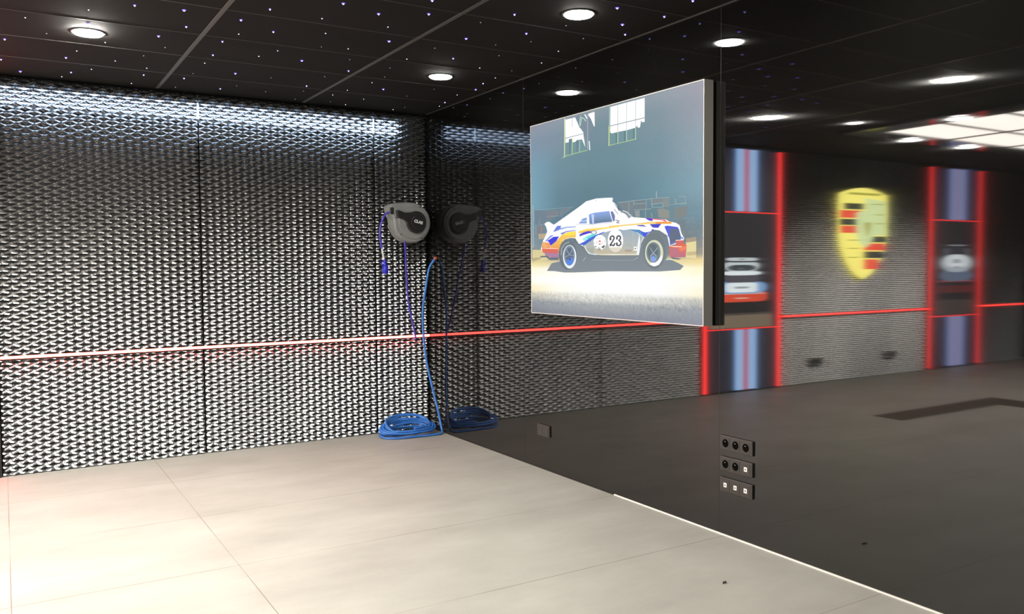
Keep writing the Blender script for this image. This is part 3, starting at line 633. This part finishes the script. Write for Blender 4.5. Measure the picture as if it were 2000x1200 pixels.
def car2(cx):
    return [('5b5650', .4, rc(cx, 0.900, .50, .11, .02)), ('17171a', .4, rc(cx, 1.090, .38, .05, .8)), ('7a2a2c', .5, rc(cx, 1.170, .45, .055, .3)), ('c0545a', .7, rc(cx, 1.288, .45, .010)),
            ('6d7f98', .8, rc(cx, 1.372, .42, .085, .6)), ('b8c4cc', 1., rc(cx, 1.551, .40, .13, .8)), ('e4ecee', 1.1, rc(cx, 1.585, .30, .10, .7)), ('8a949c', .9, rc(cx, 1.585, .08, .03)), ('8a949c', .9, rc(cx, 1.495, .08, .012)),
            ('3c3e4a', .6, rc(cx, 1.753, .22, .05, .6)), ('a8b2b6', .9, rc(cx, 1.820, .22, .008)), ('6f787e', .7, rc(cx - .27, 1.730, .06, .05, .5)), ('6f787e', .7, rc(cx + .27, 1.730, .06, .05, .5))]
c1 = -4.265
pillar(-4.905, -3.535, [(c1 - .205, c1 - .180, '2b4a8c'), (c1 - .180, c1 - .042, '8db4dc'), (c1 - .042, c1 + .042, 'b03a50'), (c1 + .042, c1 + .180, '8db4dc'), (c1 + .180, c1 + .205, '2b4a8c')],
       car1(-4.19), 'mirrored dark pillar with red light edges, blue stripes and an orange-nosed car picture', SIGN)
c2 = -8.69
pillar(-9.345, -7.985, [(c2 - .25, c2 - .20, '2b3f7c'), (c2 - .20, c2 - .04, '8f9cc8'), (c2 - .04, c2 + .04, '9a7fa4'), (c2 + .04, c2 + .20, '8f9cc8'), (c2 + .20, c2 + .25, '2b3f7c')],
       car2(c2), 'dark pillar with glowing red edges and a white car picture, seen reflected', SIGN * 0.72)

# ---------------------------------------------------------------- shield crest sign
def shield_outline(cx, cz, hw, hh, n=16):
    pts = []
    for i in range(n + 1):                      # right side going down
        v = i / n
        if v < 0.42: x = hw * (0.97 + 0.03 * math.sin(v / 0.42 * math.pi))
        else: x = hw * max(0.0, math.cos((v - 0.42) / 0.58 * math.pi / 2)) ** 0.62
        pts.append((x, hh * (0.86 - 1.86 * v)))
    left = [(-x, z) for x, z in pts[::-1] if x > 1e-4]
    top = [(hw * (-0.97 + 1.94 * i / 12), hh * (0.86 + 0.14 * math.sin(math.pi * i / 12))) for i in range(1, 12)]
    return [(cx + x, cz + z) for x, z in pts + left + top]
cx, cz, hw, hh = -6.46, 1.96, 0.51, 0.615
t = thing('shield_sign', 'large golden shield crest with red and black bars, seen reflected in the gloss wall', 'sign', (cx, 0, cz))
M['gold'] = mat('gold_sign', (0.5, 0.4, 0.05), 0.35, emit=lin('e6dc70'), strength=SIGN * 1.25)
bm = bmesh.new(); prism(bm, shield_outline(cx, cz, hw, hh), -0.045, -0.075, 0.012); link('shield_body', bm, M['gold'], t)
one_box('wall_mount', (cx - .2, -0.045, cz - .2), (cx + .2, -0.024, cz + .25), M['black'], t)
RB = em('sign_red', 'e8402c', SIGN * 1.1); BB = em('sign_black', '34363a', SIGN * 0.35); PALE = em('sign_pale', 'cfe0a0', SIGN * 1.1); OL = em('sign_olive', 'a8a43c', SIGN)
def sbar(name, u0, u1, z0, z1, m, d=0):
    return one_box(name, (cx + u0, -0.0795 - d, z0), (cx + u1, -0.0745, z1), m, t)
# quarter towards positive x, upper; quarter towards negative x, lower
sbar('black_bar', .03, .42, 2.28, 2.36, BB); sbar('red_bar', .0, .50, 2.165, 2.265, RB); sbar('black_bar', .06, .50, 2.07, 2.15, BB); sbar('red_bar', .08, .485, 1.965, 2.06, RB)
sbar('black_bar', -.46, -.10, 1.845, 1.925, BB); sbar('red_bar', -.44, .0, 1.735, 1.83, RB); sbar('black_bar', -.40, .0, 1.63, 1.72, BB); sbar('red_bar', -.30, .0, 1.48, 1.615, RB)
for z in (1.87, 1.76, 1.64): sbar('antler_mark', .12, .34, z - .006, z + .006, OL)
for z in (2.36, 2.22, 2.10): sbar('antler_mark', -.40, -.15, z - .006, z + .006, OL)
bm = bmesh.new(); prism(bm, shield_outline(cx - .02, 2.02, .20, .25), -0.0745, -0.084, 0.003); link('centre_shield', bm, PALE, t)
bm = bmesh.new(); prism(bm, [(cx - .06 + .05 * math.cos(a) * (1 + .5 * math.sin(3 * a)), 2.02 + .13 * math.sin(a) * (1 + .3 * math.cos(2 * a))) for a in [i * math.pi / 8 for i in range(16)]], -0.084, -0.086); link('emblem_figure', bm, OL, t)
bm = bmesh.new(); prism(bm, [(cx - .44, 2.40), (cx - .02, 2.44), (cx - .02, 1.94), (cx - .45, 1.94)], -0.0743, -0.0765); link('pale_field', bm, PALE, t)
sbar('lettering_band', -.33, .33, 2.475, 2.505, OL)

# ---------------------------------------------------------------- luminous ceiling
t = thing('luminous_ceiling', 'large glowing ceiling panel in a gloss dark border, seen reflected in the wall', 'ceiling light', (-6.6, -2.9, H))
bm = bmesh.new(); X0, X1, Y0, Y1 = -9.2, -4.39, -4.9, -1.25; a0, a1, b0, b1 = -8.75, -4.72, -4.5, -1.56
zb, zt = H - 0.03, H - 0.0005
box(bm, (a1, Y0, zb), (X1, Y1, zt)); box(bm, (X0, Y0, zb), (a0, Y1, zt)); box(bm, (a0, b1, zb), (a1, Y1, zt)); box(bm, (a0, Y0, zb), (a1, b0, zt))
link('border', bm, M['panel_border'], t)
one_box('diffuser', (a0, b0, H - 0.012), (a1, b1, H - 0.002), M['panel_light'], t)
bm = bmesh.new()
for x in (-5.95, -7.2, -8.4): box(bm, (x - .02, b0, H - 0.022), (x + .02, b1, H - 0.0125))
for y in (-2.2, -2.85, -3.5, -4.1): box(bm, (a0, y - .015, H - 0.024), (a1, y + .015, H - 0.0125))
link('grid', bm, M['grid'], t)

# ---------------------------------------------------------------- downlights
def downlight(x, y, z, label, r=0.085, first=[None]):
    t = thing('downlight', label, 'ceiling lamp', (x, y, z), 'round recessed downlights')
    bm = bmesh.new(); lathe_z(bm, x, y, [(r + .013, z), (r + .014, z - .004), (r + .002, z - .006), (r, z - .001)]); link('ring', bm, M['lamp_ring'], t, True)
    bm = bmesh.new(); lathe_z(bm, x, y, [(r, z - .0005), (r, z - .005), (r * .92, z - .012), (r * .6, z - .017), (0.001, z - .019)]); link('diffuser', bm, M['lamp_bright' if x < -2.5 and y > -4 and z == H and r > .06 and x > -3.5 else 'lamp_mid' if y < -4.5 else 'lamp'], t, True)
for x, y, s in ((-2.994, -1.503, 'round ceiling downlight over the brightest stretch of metal wall'), (-0.59, -1.50, 'round ceiling downlight above the cable reel corner'),
                (-0.603, -3.31, 'round ceiling downlight above the backlit picture, cut close to the gloss wall'), (-2.95, -3.40, 'downlight out of view above the bright floor'),
                (-0.6, -5.2, 'downlight out of view above the wall sockets'), (-2.95, -5.2, 'downlight out of view ahead of the camera'), (-0.6, -7.1, 'downlight out of view beside the camera'), (-2.95, -7.1, 'downlight out of view over the camera')):
    downlight(x, y, H, s)
for x, y in ((-4.555, -2.50), (-5.46, -1.39), (-6.6, -1.39)):
    downlight(x, y, H - 0.03, 'downlight in the dark border of the luminous ceiling, seen reflected near x %s' % {-4.555: 'its corner side', -5.46: 'its middle', -6.6: 'its far part'}[x] if False else {-4.555: 'downlight in the border of the luminous ceiling, on its short side', -5.46: 'downlight in the border of the luminous ceiling nearest the corner pillar', -6.6: 'downlight in the border of the luminous ceiling above the crest'}[x])
downlight(-4.02, -1.72, H, 'small dim ceiling lamp beside the luminous ceiling', 0.05)

# ---------------------------------------------------------------- fibre optic stars
def star_mesh(name, r, m, core=None):
    bm = bmesh.new(); bmesh.ops.create_uvsphere(bm, u_segments=8, v_segments=5, radius=r)
    me = bpy.data.meshes.new(name); bm.to_mesh(me); bm.free(); me.materials.append(m)
    for p in me.polygons: p.use_smooth = True
    return me
sm = [star_mesh('small_star', 0.0042, M['star_white']), star_mesh('violet_star', 0.0100, M['star_violet']), star_mesh('core', 0.0044, M['star_white']), star_mesh('dim_star', 0.0036, M['star_dim'])]
near = [(-2.994, -1.503), (-0.59, -1.50), (-0.603, -3.31)]
for i, (x, y, b_) in enumerate(STARS):
    if any(math.hypot(x - a, y - c) < 0.115 for a, c in near): continue
    if b_:
        o = thing('star_light', 'violet-blue pinprick fibre optic star with a white core in the black ceiling', 'star light', (x, y, H), 'violet fibre optic ceiling stars')
        h = bpy.data.objects.new('halo', sm[1]); C.objects.link(h); h.parent = o; h.scale = (1, 1, 0.5)
        s_ = 0.6 + 0.6 * random.random(); h.scale = (s_, s_, s_ * .5)
        c = bpy.data.objects.new('core', sm[2]); C.objects.link(c); c.parent = o; c.location = (0, 0, -0.0045)
    else:
        o = bpy.data.objects.new('star_light', sm[0 if random.random() < .5 else 3]); C.objects.link(o); o.location = (x, y, H)
        tag(o, 'tiny pale fibre optic star point in the black ceiling', 'star light', 'pale fibre optic ceiling stars')

# ---------------------------------------------------------------- backlit picture box on the gloss wall
TX = -0.081; TY0, TY1, TZ0, TZ1 = -3.7890, -1.9696, 1.1974, 2.5938
t = thing('picture_light_box', 'backlit framed picture of a striped racing car on the black gloss wall', 'light box', (TX, (TY0 + TY1) / 2, TZ0))
bm = bmesh.new()
for a, b in (((TX, TY0, TZ0), (-0.012, TY0 + .02, TZ1)), ((TX, TY1 - .02, TZ0), (-0.012, TY1, TZ1)), ((TX, TY0 + .02, TZ0), (-0.012, TY1 - .02, TZ0 + .02)), ((TX, TY0 + .02, TZ1 - .02), (-0.012, TY1 - .02, TZ1))): box(bm, a, b)
link('frame', bm, M['alu'], t)
bm = bmesh.new(); q = 0.0045
for a, b in (((TX - .002, TY0, TZ0), (TX, TY0 + q, TZ1)), ((TX - .002, TY1 - q, TZ0), (TX, TY1, TZ1)), ((TX - .002, TY0 + q, TZ0), (TX, TY1 - q, TZ0 + q)), ((TX - .002, TY0 + q, TZ1 - q), (TX, TY1 - q, TZ1))): box(bm, a, b)
link('front_lip', bm, M['alu_lip'], t)
one_box('back_box', (-0.03, TY0 + .02, TZ0 + .02), (-0.0005, TY1 - .02, TZ1 - .02), M['soft_black'], t)
# printed fabric: colour grid plus flat inked shapes
W_, H_ = TY1 - TY0 - 2 * q, TZ1 - TZ0 - 2 * q
cols = [[lin(h) for h in r[1].split()] for r in BACK]; rv = [r[0] for r in BACK]
def back(u, v):
    i = max(k for k in range(len(rv) - 1) if rv[k] <= v + 1e-9); f = (v - rv[i]) / (rv[i + 1] - rv[i]); f = f * f * (3 - 2 * f)
    g = u * 5; j = min(4, int(g)); h = g - j
    return [(cols[i][j][c] * (1 - h) + cols[i][j + 1][c] * h) * (1 - f) + (cols[i + 1][j][c] * (1 - h) + cols[i + 1][j + 1][c] * h) * f for c in range(3)]
NU, NV = 160, 130
verts = []; faces = []; vcol = []
rng = random.Random(3)
grain = {}
for a in range(NV + 1):
    for b_ in range(NU + 1):
        u, v = b_ / NU, a / NV
        verts.append((TX - 0.0003, TY1 - q - u * W_, TZ1 - q - v * H_)); c = back(u, v)
        st_ = 0
        if 0.545 < v < 0.705:
            rw = int((v - 0.06 * u) / 0.026); bk = (rw, int(u / 0.055 + (rw % 2) * 0.5 + 0.3 * math.sin(rw * 7.1))); st_ = grain.setdefault(bk, rng.uniform(-.14, .16)); c = [c[0] * (1 + .6 * st_), c[1] * (1 + .45 * st_), c[2] * (1 + .3 * st_)]
        g = rng.gauss(0, 1) * (0.10 if 0.89 < v < 0.95 else 0.045 if v >= 0.95 else 0.035 if 0.55 < v < 0.72 else 0.012)
        vcol.append([max(0, k * (1 + g)) for k in c])
for a in range(NV):
    for b_ in range(NU):
        i = a * (NU + 1) + b_; faces.append((i, i + NU + 1, i + NU + 2, i + 1))
ncol = [vcol[i] for f in faces for i in f]
for li, row in enumerate(POLY.strip().split('\n')):
    d = list(map(int, row.split())); pc = PAL[d[0]].split('-'); ca_, cb_ = lin(pc[0]), lin(pc[-1]); k = (len(d) - 1) // 2
    zs_ = d[2::2]; zhi, zlo = max(zs_), min(zs_)
    base = len(verts); xx = TX - 0.0004 - 0.000012 * li
    for j in range(k):
        yy = TY1 - d[1 + 2 * j] / 1000; zz = TZ0 + d[2 + 2 * j] / 1000
        verts.append((xx, min(TY1 - q, max(TY0 + q, yy)), min(TZ1 - q, max(TZ0 + q, zz))))
    faces.append(tuple(range(base, base + k))); ncol += [[p_ * (1 - f_) + q_ * f_ for p_, q_ in zip(ca_, cb_)] for f_ in [(zhi - z_) / max(1, zhi - zlo) for z_ in zs_]]
me = bpy.data.meshes.new('printed_picture'); me.from_pydata(verts, [], faces); me.update()
at = me.color_attributes.new('ink', 'FLOAT_COLOR', 'CORNER')
arr = np.ones((len(ncol), 4), dtype=np.float32); arr[:, :3] = np.array(ncol, dtype=np.float32); at.data.foreach_set('color', arr.ravel())
m = mat('backlit_print', (0.02, 0.02, 0.02), 0.6, strength=PRINT, emit=(1, 1, 1)); nn, ll, bb = nodes(m); bb.inputs['Specular IOR Level'].default_value = 0.0
ca = nn.new('ShaderNodeVertexColor'); ca.layer_name = 'ink'; ll.new(ca.outputs[0], bb.inputs['Emission Color']); me.materials.append(m)
o = bpy.data.objects.new('printed_picture', me); C.objects.link(o); o.parent = t; o.matrix_parent_inverse = Matrix.Translation(-t.location)

# ---------------------------------------------------------------- cable reel
RY = -0.22
t = thing('cable_reel', 'light grey drop-shaped cable reel with black hub on the metal wall', 'cable reel', (-0.25, 0, 1.96))
rcx, rcz, rr = -0.252, 1.958, 0.183
def drop(r, ex):
    pts = []
    for i in range(41):
        a = math.radians(96 - i * (96 + 172) / 40)     # from the top clockwise to the lower far side
        pts.append((rcx + r * math.cos(a), rcz + r * math.sin(a)))
    pts += [(rcx - r * 1.0 - .002, rcz + .03), (-0.449 - ex, 2.012), (-0.458 - ex, 2.026), (-0.475 - ex, 2.100 + ex * .6), (-0.462 - ex, 2.118 + ex), (-0.435, 2.127 + ex), (-0.35, 2.138 + ex)]
    return pts
bm = bmesh.new(); prism(bm, drop(rr, 0), -0.075, RY, 0.016)
shell = link('shell', bm, M['shell'], t)
bm = bmesh.new(); prism(bm, drop(rr + .006, .004), -0.142, -0.158, 0.003); link('seam_flange', bm, M['shell'], shell)
# raised face ring
bm = bmesh.new(); prism(bm, [(rcx + .012 + .150 * math.cos(a), rcz - .002 + .150 * math.sin(a)) for a in [i * math.pi / 24 for i in range(48)]], RY, RY - .008, 0.004); link('face_ring', bm, M['shell'], shell)
for sx_, sz_ in ((-.175, .045), (-.125, -.118), (.09, -.15), (.16, .04), (.08, .155)):
    bm = bmesh.new(); lathe_y(bm, rcx + sx_ * .93, rcz + sz_ * .93, [(.006, RY + .01), (.006, RY - .002), (.003, RY - .003)], 10); link('screw', bm, M['soft_black'], shell)
hub = []
hx, hz = -0.224, 1.962
for i in range(33):
    a = math.radians(118 - i * (118 + 178) / 32); hub.append((hx + .097 * math.cos(a), hz + .101 * math.sin(a)))
hub += [(-0.345, 1.982), (-0.405, 2.000), (-0.414, 2.018), (-0.421, 2.064), (-0.405, 2.068), (-0.335, 2.046)]
bm = bmesh.new(); prism(bm, hub, RY - .004, RY - .034, 0.008); h = link('hub', bm, M['black'], t)
bm = bmesh.new(); lathe_y(bm, hx, hz, [(.058, RY - .03), (.058, RY - .036), (.052, RY - .038)], 28); link('hub_cap', bm, M['black'], h)
fc = bpy.data.curves.new('lettering', 'FONT'); fc.body = 'CLAS'; fc.size = 0.037; fc.extrude = 0.0006; fc.align_x = 'CENTER'; fc.offset = 0.0012
fo = bpy.data.objects.new('font_source', fc); C.objects.link(fo)
me = bpy.data.meshes.new_from_object(fo); bpy.data.objects.remove(fo)
me.transform(Matrix.Translation((hx + .010, RY - .0395, hz - .010)) @ Matrix.Rotation(math.radians(14), 4, 'Y') @ Matrix.Rotation(math.radians(90), 4, 'X'))
me.materials.clear(); me.materials.append(M['letter'])
fo = bpy.data.objects.new('lettering', me); C.objects.link(fo); fo.parent = h
bm = bmesh.new(); box(bm, (-0.474, RY + .012, 2.030), (-0.437, RY - .006, 2.092), .006); link('outlet_mouth', bm, M['black'], t)
bm = bmesh.new(); box(bm, (-0.30, -0.08, 1.86), (-0.18, -0.03, 2.06), .004); box(bm, (-0.34, -0.036, 1.84), (-0.14, -0.026, 2.08), .003); link('wall_bracket', bm, M['black'], t)
cp = smooth_path([(-0.440, -0.175, 2.058), (-0.492, -0.17, 2.035), (-0.527, -0.17, 1.978), (-0.548, -0.17, 1.918), (-0.554, -0.17, 1.848), (-0.546, -0.17, 1.77), (-0.536, -0.17, 1.719)])
tube('cable', cp, 0.0085, M['cord'], t)
pale = tube('cable_sleeve', smooth_path([(-0.536, -0.17, 1.719), (-0.527, -0.17, 1.663), (-0.513, -0.17, 1.612)]), 0.0082, M['pale'], t)
tag(pale, 'pale grey stretch of cable above the plug')
pg = tube('plug', [(-.512, -.17, 1.622), (-.512, -.17, 1.612), (-.510, -.17, 1.585), (-.509, -.17, 1.565), (-.508, -.17, 1.56), (-.507, -.17, 1.53), (-.506, -.17, 1.498), (-.505, -.17, 1.49)], [.011, .016, .016, .017, .026, .029, .027, .018], M['plug'], t, 16)
tube('strain_ring', [(-.540, -.17, 1.606), (-.536, -.172, 1.575), (-.524, -.172, 1.555)], .006, M['plug'], pg)
tube('feed_cable', smooth_path([(-0.312, -0.17, 1.80), (-0.306, -0.17, 1.70), (-0.288, -0.14, 1.56), (-0.263, -0.10, 1.369), (-0.235, -0.08, 1.176), (-0.196, -0.07, 1.02), (-0.167, -0.06, 0.906), (-0.158, -0.052, 0.862)]), 0.0078, M['cord'], t)

# ---------------------------------------------------------------- blue hose: fitting on the gloss wall, drop, coil on the floor
t = thing('air_hose', 'bright blue air hose hanging down the corner into a loose coil on the floor', 'hose', (-0.33, -0.22, 0))
hp = smooth_path([(-0.014, -0.195, 1.63), (-0.026, -0.19, 1.612), (-0.067, -0.17, 1.535), (-0.092, -0.15, 1.367), (-0.120, -0.14, 1.17), (-0.124, -0.14, 0.982), (-0.105, -0.16, 0.693), (-0.069, -0.22, 0.406), (-0.047, -0.28, 0.219), (-0.040, -0.33, 0.075), (-0.050, -0.372, 0.020), (-0.085, -0.392, 0.012), (-0.17, -0.397, 0.0115), (-0.26, -0.396, 0.0115)], 8)
hr = random.Random(11); pts = []
L = 10
cxs = [hr.uniform(-.022, .022) for _ in range(L + 2)]; rxs = [hr.uniform(.205, .272) for i in range(L + 2)]; rxs[0] = .27; rys = [hr.uniform(.085, .158) for i in range(L + 2)]; rys[0] = .155
cys = [hr.uniform(-.020, .012) for _ in range(L + 2)]; zs = [.0115 + .0055 * i + (hr.uniform(0, .010) if i else 0) for i in range(L + 2)]; cys[0] = -.018; tl = [.10 + .055 * i / L * 6 + hr.uniform(-.04, .16) for i in range(L + 2)]
N = 44
for i in range(L * N):
    k, f = divmod(i, N); f /= N; fs_ = f * f * (3 - 2 * f); g = lambda A: A[k] * (1 - fs_) + A[k + 1] * fs_
    a = -math.pi / 2 - f * 2 * math.pi
    x = -0.335 + g(cxs) + g(rxs) * math.cos(a); dy = g(rys) * math.sin(a); y = -0.222 + dy + g(cys)
    z = g(zs) + max(0, (dy + .07)) * g(tl) * 1.15 + 0.004 * math.sin(3 * a + 2 * k)
    pts.append((min(x, -0.04), min(y, -0.045), max(z, .0105)))
bridge = smooth_path([hp[-1], pts[2]], 4)
tube('hose', hp + bridge[1:-1] + pts[2:], 0.0103, M['hose'], t, 10)
tube('wall_coupling', [(-0.0005, -0.195, 1.633), (-0.011, -0.195, 1.633), (-0.026, -0.1935, 1.624)], [.016, .015, .0125], M['brass'], t, 12)

# ---------------------------------------------------------------- socket plates on the gloss wall
def plate(y0, y1, z0, z1, units, label, wall='x', cat='socket plate'):
    """a plate on the gloss wall; units from the corner side: s = socket, d = data outlet, b = blank"""
    if wall == 'x': tr = Matrix.Identity(4)
    t = thing('socket_plate', label, cat, (0, (y0 + y1) / 2, z0))
    bm = bmesh.new(); box(bm, (-0.0135, y0, z0), (0, y1, z1), .0045); link('plate', bm, M['plate'], t)
    n_ = len(units); pitch = (y1 - y0) / n_ * .94
    for i, k in enumerate(units):
        cy = (y0 + y1) / 2 + ((n_ - 1) / 2 - i) * pitch; cz_ = (z0 + z1) / 2
        bm = bmesh.new(); box(bm, (-0.0155, cy - .031, cz_ - .031), (-0.0128, cy + .031, cz_ + .031), .001); ins = link('insert', bm, M['plate'], t)
        if k == 's':
            bm = bmesh.new(); rings = []
            for r_, x_ in ((.0235, -.0157), (.0225, -.0164), (.0215, -.0157), (.0205, -.0156)):
                rings.append([bm.verts.new((x_, cy + r_ * math.cos(a), cz_ + r_ * math.sin(a))) for a in [j * math.pi / 12 for j in range(24)]])
            for a_, b_ in zip(rings, rings[1:]):
                for j in range(24): bm.faces.new((a_[j], a_[(j + 1) % 24], b_[(j + 1) % 24], b_[j]))
            bm.faces.new(rings[-1]); link('socket', bm, M['socket'], t)
            bm = bmesh.new(); tube_bm(bm, [(-.0150, cy, cz_ + .010), (-.0190, cy, cz_ + .010)], .0026, 8); link('earth_pin', bm, M['pin'], ins)
        elif k == 'd':
            bm = bmesh.new(); box(bm, (-.0170, cy - .0115, cz_ - .0125), (-.0150, cy + .0115, cz_ + .0125), .0008); dd = link('data_outlet', bm, M['white'], t)
            bm = bmesh.new(); box(bm, (-.0176, cy - .004, cz_ - .004), (-.0168, cy + .004, cz_ + .004)); link('jack', bm, M['scrap'], dd)
    return t
plate(-4.095, -3.853, 0.496, 0.578, 'sss', 'dark triple power socket plate, topmost of the three on the gloss wall')
plate(-4.095, -3.853, 0.376, 0.458, 'ssd', 'dark plate with two sockets and one white data outlet, middle of the three')
plate(-4.095, -3.853, 0.256, 0.338, 'ddd', 'dark plate with three white data outlets, lowest of the three')
plate(-2.097, -1.935, 0.257, 0.344, 'bb', 'small blank double wall plate on its own below the backlit picture')
for x in (-5.56, -7.13):
    o = thing('socket_plate', 'dark socket plate low on the metal wall, seen reflected, ' + ('near the orange car pillar' if x > -6 else 'near the white car pillar'), 'socket plate', (x, -0.03, 0.27))
    one_box('plate', (x - .12, -0.045, .24), (x + .12, -0.022, .325), M['far_plate'], o, .004)
    one_box('insert', (x - .10, -0.047, .255), (x + .10, -0.044, .31), M['plate'], o)

# ---------------------------------------------------------------- dark channels in the floor (seen reflected) and a scrap on the tiles
M['channel'] = mat('dark_floor_channel', (0.07, 0.055, 0.04), 0.6)
bm = bmesh.new(); box(bm, (-6.22, -2.27, 0.0005), (-4.07, -1.95, 0.004)); box(bm, (-6.22, -4.6, 0.0005), (-5.8, -2.27, 0.004))
tag(link('floor_channel', bm, M['channel']), 'dark flat channel let into the floor tiles, seen reflected in the gloss wall', 'floor channel')
bm = bmesh.new(); tube_bm(bm, smooth_path([(-0.548, -4.41, 0.005), (-0.54, -4.405, 0.006), (-0.53, -4.407, 0.005), (-0.522, -4.40, 0.004)], 4), [.004] * 13, 6)
tag(link('scrap', bm, M['scrap'], None, True), 'tiny dark scrap lying alone on the beige floor near the gloss wall', 'scrap')
